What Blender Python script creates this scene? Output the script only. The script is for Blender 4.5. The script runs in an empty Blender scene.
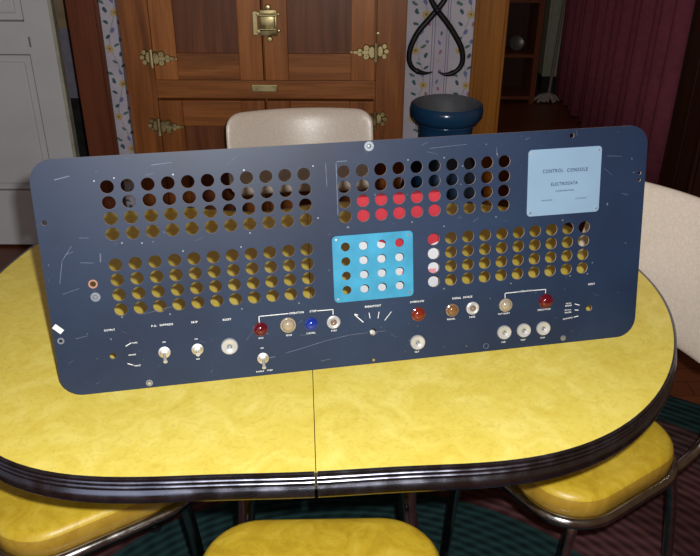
import bpy, bmesh, math, random
from mathutils import Vector, Matrix, Euler
random.seed(7)
COL = bpy.context.scene.collection
PI = math.pi

# ------------------------------------------------------------------ materials
class X:
    """tiny expression wrapper over Math nodes"""
    def __init__(s, nt, sock): s.nt = nt; s.s = sock
    def op(s, o, *a, clamp=False):
        n = s.nt.nodes.new('ShaderNodeMath'); n.operation = o; n.use_clamp = clamp
        for i, v in enumerate((s,) + a):
            if isinstance(v, X): s.nt.links.new(v.s, n.inputs[i])
            else: n.inputs[i].default_value = v
        return X(s.nt, n.outputs[0])
    def __add__(s, o): return s.op('ADD', o)
    def __sub__(s, o): return s.op('SUBTRACT', o)
    def __mul__(s, o): return s.op('MULTIPLY', o)
    def __truediv__(s, o): return s.op('DIVIDE', o)

def newmat(name):
    m = bpy.data.materials.new(name); m.use_nodes = True
    nt = m.node_tree; b = nt.nodes['Principled BSDF']
    return m, nt, b

def rgba(c): return (c[0], c[1], c[2], 1)

def coords(nt, kind='Object'):
    t = nt.nodes.new('ShaderNodeTexCoord'); return t.outputs[kind]

def mapping(nt, src, scale=(1, 1, 1), rot=(0, 0, 0), loc=(0, 0, 0)):
    n = nt.nodes.new('ShaderNodeMapping'); nt.links.new(src, n.inputs[0])
    n.inputs['Scale'].default_value = scale; n.inputs['Rotation'].default_value = rot; n.inputs['Location'].default_value = loc
    return n.outputs[0]

def noise(nt, vec, scale, detail=3, rough=.5, dist=0):
    n = nt.nodes.new('ShaderNodeTexNoise'); nt.links.new(vec, n.inputs['Vector'])
    n.inputs['Scale'].default_value = scale; n.inputs['Detail'].default_value = detail
    n.inputs['Roughness'].default_value = rough; n.inputs['Distortion'].default_value = dist
    return n.outputs['Fac']

def ramp(nt, fac, stops, interp='LINEAR'):
    n = nt.nodes.new('ShaderNodeValToRGB'); nt.links.new(fac, n.inputs[0])
    cr = n.color_ramp; cr.interpolation = interp
    while len(cr.elements) < len(stops): cr.elements.new(.5)
    for e, (p, c) in zip(cr.elements, stops): e.position = p; e.color = rgba(c)
    return n.outputs[0]

def mix(nt, fac, a, b, mode='MIX'):
    n = nt.nodes.new('ShaderNodeMix'); n.data_type = 'RGBA'; n.blend_type = mode
    for sock, v in ((n.inputs[0], fac), (n.inputs[6], a), (n.inputs[7], b)):
        if isinstance(v, X): nt.links.new(v.s, sock)
        elif hasattr(v, 'is_linked'): nt.links.new(v, sock)
        elif isinstance(v, (tuple, list)): sock.default_value = rgba(v)
        else: sock.default_value = v
    return n.outputs[2]

def bump(nt, b, h, strength=.3, dist=.002):
    n = nt.nodes.new('ShaderNodeBump'); n.inputs['Strength'].default_value = strength; n.inputs['Distance'].default_value = dist
    nt.links.new(h.s if isinstance(h, X) else h, n.inputs['Height']); nt.links.new(n.outputs[0], b.inputs['Normal'])

def plain(name, col, rough=.5, metal=0, spec=.5, nscale=40, var=.12, bmp=0):
    m, nt, b = newmat(name)
    v = coords(nt); f = noise(nt, v, nscale)
    c = ramp(nt, f, [(.25, [x * (1 - var) for x in col]), (.75, [min(1, x * (1 + var)) for x in col])])
    nt.links.new(c, b.inputs['Base Color'])
    b.inputs['Roughness'].default_value = rough; b.inputs['Metallic'].default_value = metal
    b.inputs['Specular IOR Level'].default_value = spec
    if bmp: bump(nt, b, f, bmp)
    return m

def wood(name, dark, mid, light, axis='Z', scale=1.0, rough=.42, spec=.35):
    m, nt, b = newmat(name)
    sc = {'Z': (16, 16, 1.1), 'X': (1.1, 16, 16), 'Y': (16, 1.1, 16)}[axis]
    v = mapping(nt, coords(nt), [s * scale for s in sc])
    f1 = noise(nt, v, 2.2, 5, .55, .6)
    v2 = mapping(nt, coords(nt), [s * scale * (5 if s > 2 else 2) for s in sc])
    f2 = noise(nt, v2, 3, 3, .6)
    c = ramp(nt, f1, [(.28, dark), (.5, mid), (.72, light)])
    c2 = ramp(nt, f2, [(.3, (.62, .58, .55)), (.6, (1, 1, 1))])
    nt.links.new(mix(nt, .65, c, c2, 'MULTIPLY'), b.inputs['Base Color'])
    b.inputs['Roughness'].default_value = rough; b.inputs['Specular IOR Level'].default_value = spec
    bump(nt, b, f2, .12, .001)
    return m

def laminate_mat(name, base, light, dark, scale, rough=.3, bmp=0):
    m, nt, b = newmat(name)
    v = coords(nt)
    d = noise(nt, v, scale * .5, 4, .6, 1.5)
    d2 = noise(nt, mapping(nt, v, (1, 1, 1), loc=(3, 1, 2)), scale * 1.6, 5, .65, 2.5)
    c = ramp(nt, d, [(.3, dark), (.5, base), (.7, light)])
    c2 = ramp(nt, d2, [(.36, (.88, .86, .76)), (.5, (1, 1, 1)), (.66, (1.0, 1.0, .93))])
    nt.links.new(mix(nt, .75, c, c2, 'MULTIPLY'), b.inputs['Base Color'])
    b.inputs['Roughness'].default_value = rough
    if bmp: bump(nt, b, d2, bmp, .002)
    return m

def chrome_mat(name, col=(.45, .44, .45), rough=.14):
    m, nt, b = newmat(name)
    f = noise(nt, coords(nt), 35, 4)
    nt.links.new(ramp(nt, f, [(.3, [c * .8 for c in col]), (.7, col)]), b.inputs['Base Color'])
    r = ramp(nt, f, [(.35, (rough,) * 3), (.8, (rough * 2.1,) * 3)])
    nt.links.new(r, b.inputs['Roughness']); b.inputs['Metallic'].default_value = 1
    return m

def vinyl_mat():
    m, nt, b = newmat('cream_vinyl')
    v = coords(nt)
    n = nt.nodes.new('ShaderNodeTexVoronoi'); n.feature = 'DISTANCE_TO_EDGE'
    w = noise(nt, v, 30, 3)
    mv = nt.nodes.new('ShaderNodeVectorMath'); mv.operation = 'ADD'
    cm = nt.nodes.new('ShaderNodeCombineXYZ')
    ww = X(nt, w) * .05
    for i in range(3): nt.links.new(ww.s, cm.inputs[i])
    nt.links.new(v, mv.inputs[0]); nt.links.new(cm.outputs[0], mv.inputs[1]); nt.links.new(mv.outputs[0], n.inputs['Vector'])
    n.inputs['Scale'].default_value = 95
    e = X(nt, n.outputs['Distance']).op('MULTIPLY', 3.5, clamp=True)
    nt.links.new(ramp(nt, e.s, [(0, (.58, .505, .43)), (.4, (.63, .555, .48)), (1, (.65, .57, .495))]), b.inputs['Base Color'])
    b.inputs['Roughness'].default_value = .33; b.inputs['Specular IOR Level'].default_value = .5
    bump(nt, b, e, .10, .0010)
    return m

def enamel_mat():
    m, nt, b = newmat('navy_enamel')
    v = coords(nt)
    f = noise(nt, v, 3.2, 6, .6)
    base = ramp(nt, f, [(.3, (.0056, .0138, .040)), (.7, (.0138, .0315, .077))])
    # fine scratches and scuffs
    s1 = noise(nt, mapping(nt, v, (22, 2.2, 260), (0, .55, 0)), 1.6, 4, .7)
    s2 = noise(nt, mapping(nt, v, (260, 2.2, 16), (0, -.35, 0)), 1.3, 4, .7)
    k1 = X(nt, s1).op('SUBTRACT', .72).op('MULTIPLY', 12, clamp=True)
    k2 = X(nt, s2).op('SUBTRACT', .72).op('MULTIPLY', 12, clamp=True)
    g = X(nt, noise(nt, v, 14, 3)).op('SUBTRACT', .52).op('MULTIPLY', 7, clamp=True)
    c = mix(nt, (k1 + k2).op('MULTIPLY', g, clamp=True) * .7, base, (.20, .24, .31))
    sp = X(nt, noise(nt, v, 130, 2)).op('SUBTRACT', .745).op('MULTIPLY', 25, clamp=True)
    c = mix(nt, sp * .5, c, (.25, .30, .36))
    nt.links.new(c, b.inputs['Base Color'])
    b.inputs['Roughness'].default_value = .48; b.inputs['Specular IOR Level'].default_value = .42
    bump(nt, b, f, .05, .001)
    return m

def wallpaper_mat():
    m, nt, b = newmat('floral_wallpaper')
    sep = nt.nodes.new('ShaderNodeSeparateXYZ')
    co = coords(nt)
    nt.links.new(co, sep.inputs[0])
    nz = noise(nt, co, 60, 3)
    nzx = (X(nt, nz) - .5) * .012
    x = X(nt, sep.outputs[0]); z = X(nt, sep.outputs[2])
    u = (x + nzx + 5.05).op('MODULO', .17)        # 0 = start of repeat, vine centred at .05
    v = (z + nzx + 5.0).op('MODULO', .27)
    ux = (x + 5.05).op('MODULO', .17)
    c = (.56, .54, .68)
    fac = noise(nt, co, 12, 3)
    c = ramp(nt, fac, [(.3, (.52, .50, .60)), (.7, (.62, .60, .68))])
    def stripe(c, pos, w, col, s=.8):
        mk = (ux - pos).op('ABSOLUTE').op('LESS_THAN', w) * s
        return mix(nt, mk, c, col)
    for pos in (.092, .102, .148, .157): c = stripe(c, pos, .0016, (.17, .13, .25))
    c = stripe(c, .125, .019, (.50, .44, .58), .35)
    def blob(c, cu, cv, ru, rv, col, rot=0, soft=3.5):
        du = u - cu; dv = v - cv
        if rot:
            ca, sa = math.cos(rot), math.sin(rot)
            du, dv = du * ca + dv * sa, dv * ca - du * sa
        d = ((du / ru) * (du / ru) + (dv / rv) * (dv / rv)).op('SQRT')
        mk = (d * -1 + 1).op('MULTIPLY', soft, clamp=True)
        return mix(nt, mk, c, col)
    # wandering vine
    vine = ((v * (2 * PI / .27)).op('SINE') * .016 + .05 - u).op('ABSOLUTE').op('LESS_THAN', .0014) * .6
    c = mix(nt, vine, c, (.10, .16, .13))
    tealc, leaf, blue, yel, red = (.04, .11, .14), (.09, .19, .16), (.17, .20, .42), (.56, .44, .20), (.40, .16, .24)
    for (cu, cv, ru, rv, col, rot) in [
        (.066, .045, .018, .017, yel, 0), (.030, .180, .018, .017, yel, 0), (.066, .045, .006, .006, (.35, .18, .05), 0), (.030, .180, .006, .006, (.35, .18, .05), 0),
        (.030, .055, .008, .013, tealc, .5), (.020, .085, .015, .007, leaf, -.5), (.060, .090, .008, .014, blue, .3), (.075, .115, .013, .006, tealc, .6),
        (.045, .130, .013, .006, leaf, -.6), (.070, .160, .008, .012, tealc, -.4), (.060, .195, .014, .006, leaf, .5), (.075, .215, .007, .010, blue, 0),
        (.030, .225, .012, .007, tealc, .7), (.050, .250, .008, .013, blue, -.5), (.028, .010, .013, .006, tealc, -.5), (.078, .010, .008, .009, red, 0),
        (.125, .03, .006, .009, red, .3), (.120, .06, .005, .011, blue, -.3), (.128, .10, .006, .009, (.3, .18, .42), .3), (.121, .14, .006, .008, yel, 0),
        (.127, .175, .006, .010, red, -.3), (.121, .21, .005, .012, blue, .4), (.128, .245, .006, .009, leaf, 0)]:
        c = blob(c, cu, cv, ru, rv, col, rot)
    nt.links.new(c, b.inputs['Base Color']); b.inputs['Roughness'].default_value = .7
    return m

def rug_mat():
    m, nt, b = newmat('braided_rug_wool')
    co = coords(nt); sep = nt.nodes.new('ShaderNodeSeparateXYZ'); nt.links.new(co, sep.inputs[0])
    x = X(nt, sep.outputs[0]) / 1.35; y = X(nt, sep.outputs[1])
    r = (x * x + y * y).op('SQRT')
    ang = y.op('ARCTAN2', x)
    rows = (r * (2 * PI / .022)).op('SINE')
    tw = (ang * 64 + r * 90).op('SINE')
    n = X(nt, noise(nt, co, 45, 3))
    rr = r / 1.3
    g1, g2 = (.012, .034, .036), (.020, .048, .048)
    m1, m2 = (.080, .034, .036), (.055, .022, .026)
    base = ramp(nt, rr.s, [(0, g1), (.15, g2), (.25, g1), (.376, m1), (.5, m2), (.62, m1), (.70, (.06, .035, .035)), (.806, g1), (.95, g2)], 'CONSTANT')
    sh = (rows * .28 + tw * .22 + n * .5).op('ADD', .45, clamp=True)
    k = mix(nt, sh, (.35, .35, .35), (1.25, 1.25, 1.25))
    nt.links.new(mix(nt, 1.0, base, k, 'MULTIPLY'), b.inputs['Base Color'])
    b.inputs['Roughness'].default_value = .95; b.inputs['Specular IOR Level'].default_value = .1
    bump(nt, b, rows * .6 + tw * .4, .6, .004)
    return m

def floor_mat():
    m, nt, b = newmat('floor_boards')
    co = coords(nt)
    br = nt.nodes.new('ShaderNodeTexBrick')
    nt.links.new(mapping(nt, co, (1, 1, 1), (0, 0, 0)), br.inputs['Vector'])
    for k, v in dict(Scale=1, **{'Brick Width': 1.1, 'Row Height': .075, 'Mortar Size': .0012}).items(): br.inputs[k].default_value = v
    br.inputs['Color1'].default_value = (.19, .060, .024, 1); br.inputs['Color2'].default_value = (.14, .042, .018, 1)
    br.inputs['Mortar'].default_value = (.02, .008, .005, 1)
    f = noise(nt, mapping(nt, co, (3, 40, 1)), 2, 4)
    nt.links.new(mix(nt, .5, br.outputs[0], ramp(nt, f, [(.3, (.5, .5, .5)), (.7, (1, 1, 1))]), 'MULTIPLY'), b.inputs['Base Color'])
    b.inputs['Roughness'].default_value = .4
    return m

M = {}
M['laminate'] = laminate_mat('yellow_laminate', (.81, .67, .125), (.88, .75, .19), (.75, .60, .09), 30, .36)
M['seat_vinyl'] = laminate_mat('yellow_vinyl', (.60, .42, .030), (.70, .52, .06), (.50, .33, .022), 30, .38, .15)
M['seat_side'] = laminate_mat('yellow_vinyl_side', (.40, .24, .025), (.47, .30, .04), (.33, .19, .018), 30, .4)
M['chrome'] = chrome_mat('chrome')
M['trim_metal'] = chrome_mat('trim_chrome', (.23, .24, .31), .2)
M['dark_groove'] = plain('dark_groove', (.01, .01, .014), .5)
M['vinyl'] = vinyl_mat()
M['enamel'] = enamel_mat()
M['rim'] = plain('bare_hole_rim', (.45, .36, .31), .45, .3, .5, 60)
M['cyan'] = plain('cyan_plate_paint', (.045, .275, .46), .35, 0, .5, 25, .22)
M['pale_plate'] = plain('pale_blue_plate_paint', (.215, .335, .475), .4, 0, .5, 12, .07)
M['white_ink'] = plain('white_ink', (.72, .74, .78), .6, 0, .3, 400, .2)
M['dark_ink'] = plain('dark_ink', (.03, .05, .10), .6, 0, .3, 400, .2)
M['scratch'] = plain('scratch_metal', (.10, .13, .20), .5, .2, .5, 90, .4)
M['paint_chip'] = plain('bare_chip', (.75, .75, .75), .5)
M['nickel'] = chrome_mat('nickel', (.78, .76, .74), .3)
M['steel_white'] = plain('satin_cap', (.50, .50, .51), .32, .25, .6, 60, .1)
M['brass'] = chrome_mat('aged_brass', (.50, .42, .22), .35)
M['iron'] = plain('wrought_iron', (.012, .012, .014), .45, .3, .5, 40, .3, .3)
M['dull_silver'] = plain('dull_silver', (.25, .28, .33), .45, .6, .5, 60)
def lens(name, col, e=0):
    m, nt, b = newmat(name)
    f = noise(nt, coords(nt), 200)
    nt.links.new(ramp(nt, f, [(.3, [c * .85 for c in col]), (.7, col)]), b.inputs['Base Color'])
    b.inputs['Roughness'].default_value = .12; b.inputs['Coat Weight'].default_value = .6
    b.inputs['Transmission Weight'].default_value = e
    return m
M['lens_red'] = lens('red_lens', (.11, .003, .010)); M['lens_blue'] = lens('blue_lens', (.008, .030, .30))
M['lens_cream'] = lens('cream_lens', (.36, .30, .22)); M['lens_amber'] = lens('amber_lens', (.19, .09, .035))
M['lens_orange'] = lens('orange_red_lens', (.18, .020, .010)); M['lens_brown'] = lens('clear_brown_lens', (.22, .15, .11))
M['oak'] = wood('oak_stile', (.14, .042, .010), (.23, .074, .016), (.32, .115, .027), 'Z')
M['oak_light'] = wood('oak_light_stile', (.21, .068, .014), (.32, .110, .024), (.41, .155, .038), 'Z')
M['oak_x'] = wood('oak_rail', (.17, .056, .012), (.27, .092, .021), (.36, .135, .036), 'X')
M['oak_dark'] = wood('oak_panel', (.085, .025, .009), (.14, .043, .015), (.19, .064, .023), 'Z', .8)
M['casing'] = wood('casing_dark', (.135, .036, .015), (.18, .050, .020), (.22, .064, .026), 'Z', .6)
M['casing_orange'] = wood('casing_orange', (.24, .085, .010), (.34, .125, .014), (.42, .165, .02), 'Z', .6)
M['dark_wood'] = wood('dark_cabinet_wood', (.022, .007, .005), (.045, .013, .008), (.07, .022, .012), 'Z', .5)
M['door_white'] = plain('door_white_paint', (.63, .655, .695), .5, 0, .4, 4, .07)
M['door_groove'] = plain('door_groove_grey', (.20, .20, .21), .6)
M['door_edge'] = plain('door_edge_paint', (.42, .42, .34), .6, 0, .4, 20, .25)
M['hall'] = plain('hall_lavender', (.30, .29, .38), .7); M['hall_beige'] = plain('hall_beige', (.44, .33, .20), .7, 0, .3, 12, .25)
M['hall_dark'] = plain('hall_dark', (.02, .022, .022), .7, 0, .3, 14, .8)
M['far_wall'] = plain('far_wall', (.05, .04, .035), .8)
M['wallpaper'] = wallpaper_mat(); M['rug'] = rug_mat(); M['floor'] = floor_mat()
M['curtain'] = plain('maroon_cloth', (.25, .062, .098), .85, 0, .2, 30, .15)
M['blue_enamel'] = plain('blue_enamel', (.012, .055, .135), .18, 0, .6, 9, .25)
M['can_inside'] = plain('dull_can_inside', (.10, .11, .13), .6)
M['red_card'] = plain('red_card', (.42, .028, .045), .55, 0, .4, 20, .1); M['white_card'] = plain('white_card', (.60, .62, .66), .55, 0, .4, 20, .05)
M['pink_ink'] = plain('pink_ink', (.62, .25, .30), .6)
M['olive'] = plain('pale_olive_paint', (.36, .37, .27), .6); M['mop'] = plain('grey_mop', (.33, .31, .29), .9, 0, .2, 60, .3)
M['mop_pole'] = plain('mop_pole', (.22, .17, .15), .6); M['china'] = plain('china', (.09, .085, .09), .3)
M['core'] = plain('table_core', (.10, .075, .05), .7)

# ------------------------------------------------------------------ mesh helpers
def link(name, me, mat, parent=None, mats=None, smooth=False):
    o = bpy.data.objects.new(name, me); COL.objects.link(o)
    for mm in (mats or [mat]): me.materials.append(mm)
    if parent: o.parent = parent
    if smooth:
        for p in me.polygons: p.use_smooth = True
    return o

def from_bm(name, bm, mat, parent=None, mats=None, smooth=False, angle=None):
    bmesh.ops.recalc_face_normals(bm, faces=bm.faces)
    me = bpy.data.meshes.new(name); bm.to_mesh(me); bm.free()
    o = link(name, me, mat, parent, mats, smooth or angle is not None)
    if angle is not None:
        try: me.set_sharp_from_angle(angle=math.radians(angle))
        except Exception: pass
    return o

def add_box(bm, x0, x1, y0, y1, z0, z1, bev=0, mi=0, mat=None):
    r = bmesh.ops.create_cube(bm, size=1)
    vs = r['verts']
    for v in vs:
        v.co = Vector(((x0 + x1) / 2 + v.co.x * (x1 - x0), (y0 + y1) / 2 + v.co.y * (y1 - y0), (z0 + z1) / 2 + v.co.z * (z1 - z0)))
    fs = {f for v in vs for f in v.link_faces}
    if mat is not None:
        for v in vs: v.co = mat @ v.co
    if bev:
        es = list({e for v in vs for e in v.link_edges})
        rr = bmesh.ops.bevel(bm, geom=es, offset=bev, segments=2, profile=.5, affect='EDGES')
        fs = set(rr['faces']) | {f for f in fs if f.is_valid}
    for f in fs: f.material_index = mi
    return fs

def box(name, x0, x1, y0, y1, z0, z1, mat, parent=None, bev=0):
    bm = bmesh.new(); add_box(bm, x0, x1, y0, y1, z0, z1, bev)
    return from_bm(name, bm, mat, parent)

def catmull(pts, n=8):
    P = [Vector(p) for p in pts]; out = []
    for i in range(len(P) - 1):
        p0 = P[max(i - 1, 0)]; p1 = P[i]; p2 = P[i + 1]; p3 = P[min(i + 2, len(P) - 1)]
        for k in range(n):
            t = k / n
            out.append(.5 * ((2 * p1) + (p2 - p0) * t + (2 * p0 - 5 * p1 + 4 * p2 - p3) * t * t + (3 * p1 - p0 - 3 * p2 + p3) * t ** 3))
    out.append(P[-1]); return out

def add_tube(bm, pts, rad, seg=12, closed=False, caps=True):
    P = [Vector(p) for p in pts]; n = len(P)
    R = rad if isinstance(rad, (list, tuple)) else [rad] * n
    rings = []; up = None
    for i in range(n):
        if closed: t = P[(i + 1) % n] - P[i - 1]
        else: t = P[min(i + 1, n - 1)] - P[max(i - 1, 0)]
        t.normalize()
        if up is None:
            up = Vector((0, 0, 1)) if abs(t.z) < .9 else Vector((0, 1, 0))
        up = (up - t * up.dot(t)).normalized(); s = t.cross(up)
        rings.append([bm.verts.new(P[i] + (up * math.cos(2 * PI * k / seg) + s * math.sin(2 * PI * k / seg)) * R[i]) for k in range(seg)])
    m = n if closed else n - 1
    for i in range(m):
        a, b = rings[i], rings[(i + 1) % n]
        for k in range(seg): bm.faces.new((a[k], a[(k + 1) % seg], b[(k + 1) % seg], b[k]))
    if caps and not closed:
        bm.faces.new(rings[0]); bm.faces.new(rings[-1])

def tube(name, pts, rad, mat, parent=None, seg=12, closed=False):
    bm = bmesh.new(); add_tube(bm, pts, rad, seg, closed); return from_bm(name, bm, mat, parent, angle=50)

def add_lathe(bm, prof, seg=32, M4=None, mi=0, cap0=True, cap1=True):
    """prof: (r, h) pairs, axis +Z"""
    rings = []
    for r, h in prof:
        rings.append([bm.verts.new(Vector((r * math.cos(2 * PI * k / seg), r * math.sin(2 * PI * k / seg), h))) for k in range(seg)])
    fs = []
    for a, b in zip(rings, rings[1:]):
        for k in range(seg): fs.append(bm.faces.new((a[k], a[(k + 1) % seg], b[(k + 1) % seg], b[k])))
    if cap0: fs.append(bm.faces.new(rings[0]))
    if cap1: fs.append(bm.faces.new(rings[-1]))
    for f in fs: f.material_index = mi
    if M4 is not None:
        for r in rings:
            for v in r: v.co = M4 @ v.co

def lathe(name, prof, mat, parent=None, seg=32, M4=None, angle=40, cap0=True, cap1=True):
    bm = bmesh.new(); add_lathe(bm, prof, seg, M4, 0, cap0, cap1); return from_bm(name, bm, mat, parent, angle=angle)

def rrect(x0, x1, y0, y1, r, n=8):
    out = []
    for cx, cy, a0 in ((x1 - r, y1 - r, 0), (x0 + r, y1 - r, PI / 2), (x0 + r, y0 + r, PI), (x1 - r, y0 + r, 1.5 * PI)):
        for k in range(n + 1):
            a = a0 + PI / 2 * k / n; out.append((cx + r * math.cos(a), cy + r * math.sin(a)))
    return out

def plate_with_holes(name, outline, holes, thick, M4, mats, parent, bevel=0):
    """filled outline minus circular holes; local x,y -> M4; z spans -thick..0"""
    cu = bpy.data.curves.new(name, 'CURVE'); cu.dimensions = '2D'; cu.fill_mode = 'BOTH'
    def poly(pts):
        s = cu.splines.new('POLY'); s.points.add(len(pts) - 1)
        for p, (x, y) in zip(s.points, pts): p.co = (x, y, 0, 1)
        s.use_cyclic_u = True
    poly(outline)
    for (cx, cy, r, n) in holes:
        poly([(cx + r * math.cos(2 * PI * k / n), cy + r * math.sin(2 * PI * k / n)) for k in range(n)])
    cu.extrude = thick / 2
    to = bpy.data.objects.new('tmp', cu); COL.objects.link(to)
    dg = bpy.context.evaluated_depsgraph_get(); dg.update()
    me = bpy.data.meshes.new_from_object(to.evaluated_get(dg))
    bpy.data.objects.remove(to); bpy.data.curves.remove(cu)
    me.name = name; me.materials.clear()
    bm = bmesh.new(); bm.from_mesh(me)
    bmesh.ops.remove_doubles(bm, verts=bm.verts, dist=1e-5)
    bmesh.ops.recalc_face_normals(bm, faces=bm.faces)
    for v in bm.verts: v.co.z -= thick / 2
    for f in bm.faces:
        f.material_index = 0 if abs(f.normal.z) > .5 else 1
    for v in bm.verts: v.co = M4 @ v.co
    bm.to_mesh(me); bm.free()
    return link(name, me, None, parent, mats)

def text_mesh(items, name, mat, M4, parent, depth=.0003):
    """items: (string, x, y, width, height, rot) in plate coordinates"""
    bm = bmesh.new()
    for it in items:
        s, x, y, w, h = it[:5]; rot = it[5] if len(it) > 5 else 0
        fc = bpy.data.curves.new('tmp', 'FONT'); fc.body = s; fc.size = 1; fc.align_x = 'CENTER'; fc.align_y = 'CENTER'
        fc.resolution_u = 2; fc.offset = .022; fc.space_character = 1.18
        o = bpy.data.objects.new('tmp', fc); COL.objects.link(o)
        dg = bpy.context.evaluated_depsgraph_get(); dg.update()
        me = bpy.data.meshes.new_from_object(o.evaluated_get(dg))
        bpy.data.objects.remove(o); bpy.data.curves.remove(fc)
        xs = [v.co.x for v in me.vertices]; ys = [v.co.y for v in me.vertices]
        cx, cy = (min(xs) + max(xs)) / 2, (min(ys) + max(ys)) / 2
        sx, sy = w / (max(xs) - min(xs)), h / (max(ys) - min(ys))
        T = M4 @ Matrix.Translation((x, y, depth)) @ Matrix.Rotation(rot, 4, 'Z') @ Matrix.Diagonal((sx, sy, 1, 1)) @ Matrix.Translation((-cx, -cy, 0))
        me.transform(T); bm.from_mesh(me); bpy.data.meshes.remove(me)
    return bm

def add_strokes(bm, strokes, M4, depth=.0003):
    for (pts, w) in strokes:
        for (x0, y0), (x1, y1) in zip(pts, pts[1:]):
            d = Vector((x1 - x0, y1 - y0)); L = d.length; d.normalize(); nn = Vector((-d.y, d.x)) * w / 2; e = d * w / 2
            q = [(x0 - e.x + nn.x, y0 - e.y + nn.y), (x0 - e.x - nn.x, y0 - e.y - nn.y), (x1 + e.x - nn.x, y1 + e.y - nn.y), (x1 + e.x + nn.x, y1 + e.y + nn.y)]
            bm.faces.new([bm.verts.new(M4 @ Vector((a, b, depth))) for a, b in q])

def empty(name, loc=(0, 0, 0), rz=0):
    o = bpy.data.objects.new(name, None); COL.objects.link(o); o.location = loc; o.rotation_euler = (0, 0, rz); o.empty_display_size = .1
    return o

def tag(o, label=None, cat=None, group=None, kind=None):
    if label: o['label'] = label
    if cat: o['category'] = cat
    if group: o['group'] = group
    if kind: o['kind'] = kind
    return o

def struct(o): o['kind'] = 'structure'; return o

# ------------------------------------------------------------------ the room
H = 2.45
WY = 3.10
struct(box('floor', -3.2, 3.2, -1.2, 6.2, -.05, 0, M['floor']))
def wall(name, boxes, mat):
    bm = bmesh.new()
    for b in boxes: add_box(bm, *b)
    return struct(from_bm(name, bm, mat))
wall('wall_back', [(-1.07, .58, WY, WY + .12, 0, H), (-3.2, -2.02, WY, WY + .12, 0, H), (-2.02, -1.07, WY, WY + .12, 2.06, H),
                   (.58, 3.2, WY, WY + .12, 2.06, H)], M['wallpaper'])
wall('wall_hall', [(-3.2, -.3, 3.84, 3.9, .79, H)], M['hall_beige'])
wall('wall_hall_lower', [(-3.2, -.3, 3.835, 3.9, .458, .79)], M['hall'])
wall('wall_hall_base', [(-3.2, -.3, 3.83, 3.9, 0, .458)], M['hall_dark'])
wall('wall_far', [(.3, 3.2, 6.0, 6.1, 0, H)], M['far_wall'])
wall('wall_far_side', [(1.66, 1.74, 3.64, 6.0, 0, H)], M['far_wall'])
wall('wall_left', [(-3.25, -3.2, -1.2, 3.9, 0, H)], M['wallpaper'])

def casing(name, x0, x1, mat, edge=None):
    bm = bmesh.new()
    add_box(bm, x0, x1, WY - .022, WY + .13, 0, 2.12, .003)
    add_box(bm, x0 + .012, x1 - .012, WY - .030, WY - .02, 0, 2.12, .003)
    return struct(from_bm(name, bm, mat))
casing('trim_1', -1.078, -.958, M['casing'])
casing('trim_2', .469, .594, M['casing_orange'])
struct(box('trim_3', -2.1, -.958, WY - .025, WY, 2.06, 2.18, M['casing']))
struct(box('trim_4', .469, 3.0, WY - .025, WY, 2.06, 2.18, M['casing_orange']))
struct(box('baseboard_back', -.955, .468, WY - .018, WY, 0, .13, M['casing']))

# white panelled door filling the left doorway
d = struct(empty('door_1', (-2.0, WY, 0)))
def door_leaf():
    bm = bmesh.new()
    W_ = .865   # local x 0..W
    add_box(bm, 0, W_, -.005, .03, .012, 2.04, .003)                       # base slab
    for (x0, x1) in ((0, .13), (.385, .48), (W_ - .112, W_)):
        add_box(bm, x0, x1, -.017, -.004, .012, 2.04, .002)
    for (z0, z1) in ((.012, .262), (.83, .952), (1.92, 2.04), (1.42, 1.50)):
        add_box(bm, .12, W_ - .10, -.0168, -.004, z0, z1, .002)
    # raised fields inside the panels
    for (x0, x1) in ((.16, .355), (.51, W_ - .142)):
        for (z0, z1) in ((.292, .80), (.982, 1.39), (1.53, 1.89)):
            add_box(bm, x0, x1, -.013, -.004, z0, z1, .007)
    return bm
from_bm('door_leaf', door_leaf(), M['door_white'], d)
bm = bmesh.new()
for (x0, x1) in ((.13, .385), (.48, .753)):
    for (z0, z1) in ((.262, .83), (.952, 1.42), (1.5, 1.92)):
        for b in ((x0, x1, z0, z0 + .006), (x0, x1, z1 - .006, z1), (x0, x0 + .006, z0, z1), (x1 - .006, x1, z0, z1)):
            add_box(bm, b[0], b[1], -.0066, -.0052, b[2], b[3])
from_bm('panel_groove_lines', bm, M['door_groove'], d)  # dark grey lines along the edges of each recessed door panel
box('door_edge', .853, .867, -.0176, .02, .012, 2.04, M['door_edge'], d, .002)
box('keyhole_plate', .757, .764, -.0185, -.0165, .858, .897, M['door_groove'], d)
bm = bmesh.new()
add_lathe(bm, [(.001, -.075), (.02, -.072), (.028, -.058), (.024, -.042), (.010, -.034), (.010, -.02), (.026, -.018), (.026, -.016)], 20,
          Matrix.Translation((.80, 0, 1.08)) @ Matrix.Rotation(-PI / 2, 4, 'X'))
for v in bm.verts: v.co.y = -abs(v.co.y)
from_bm('door_knob', bm, M['china'], d, angle=40)

# ------------------------------------------------------------------ rug
bm = bmesh.new()
N = 96
for s, z0, z1 in ((1, 0.001, .010),):
    top = [bm.verts.new((1.19 * 1.35 * math.cos(2 * PI * k / N), 1.19 * math.sin(2 * PI * k / N), z0)) for k in range(N)]
    t2 = [bm.verts.new((1.185 * 1.345 * math.cos(2 * PI * k / N), 1.18 * math.sin(2 * PI * k / N), z1)) for k in range(N)]
    for k in range(N): bm.faces.new((top[k], top[(k + 1) % N], t2[(k + 1) % N], t2[k]))
    bm.faces.new(t2); bm.faces.new(top[::-1])
rug = from_bm('braided_rug', bm, M['rug'])
rug.location = (0, 1.10, 0)
tag(rug, 'oval braided rug with dark green and maroon bands under the table', 'rug')

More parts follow.
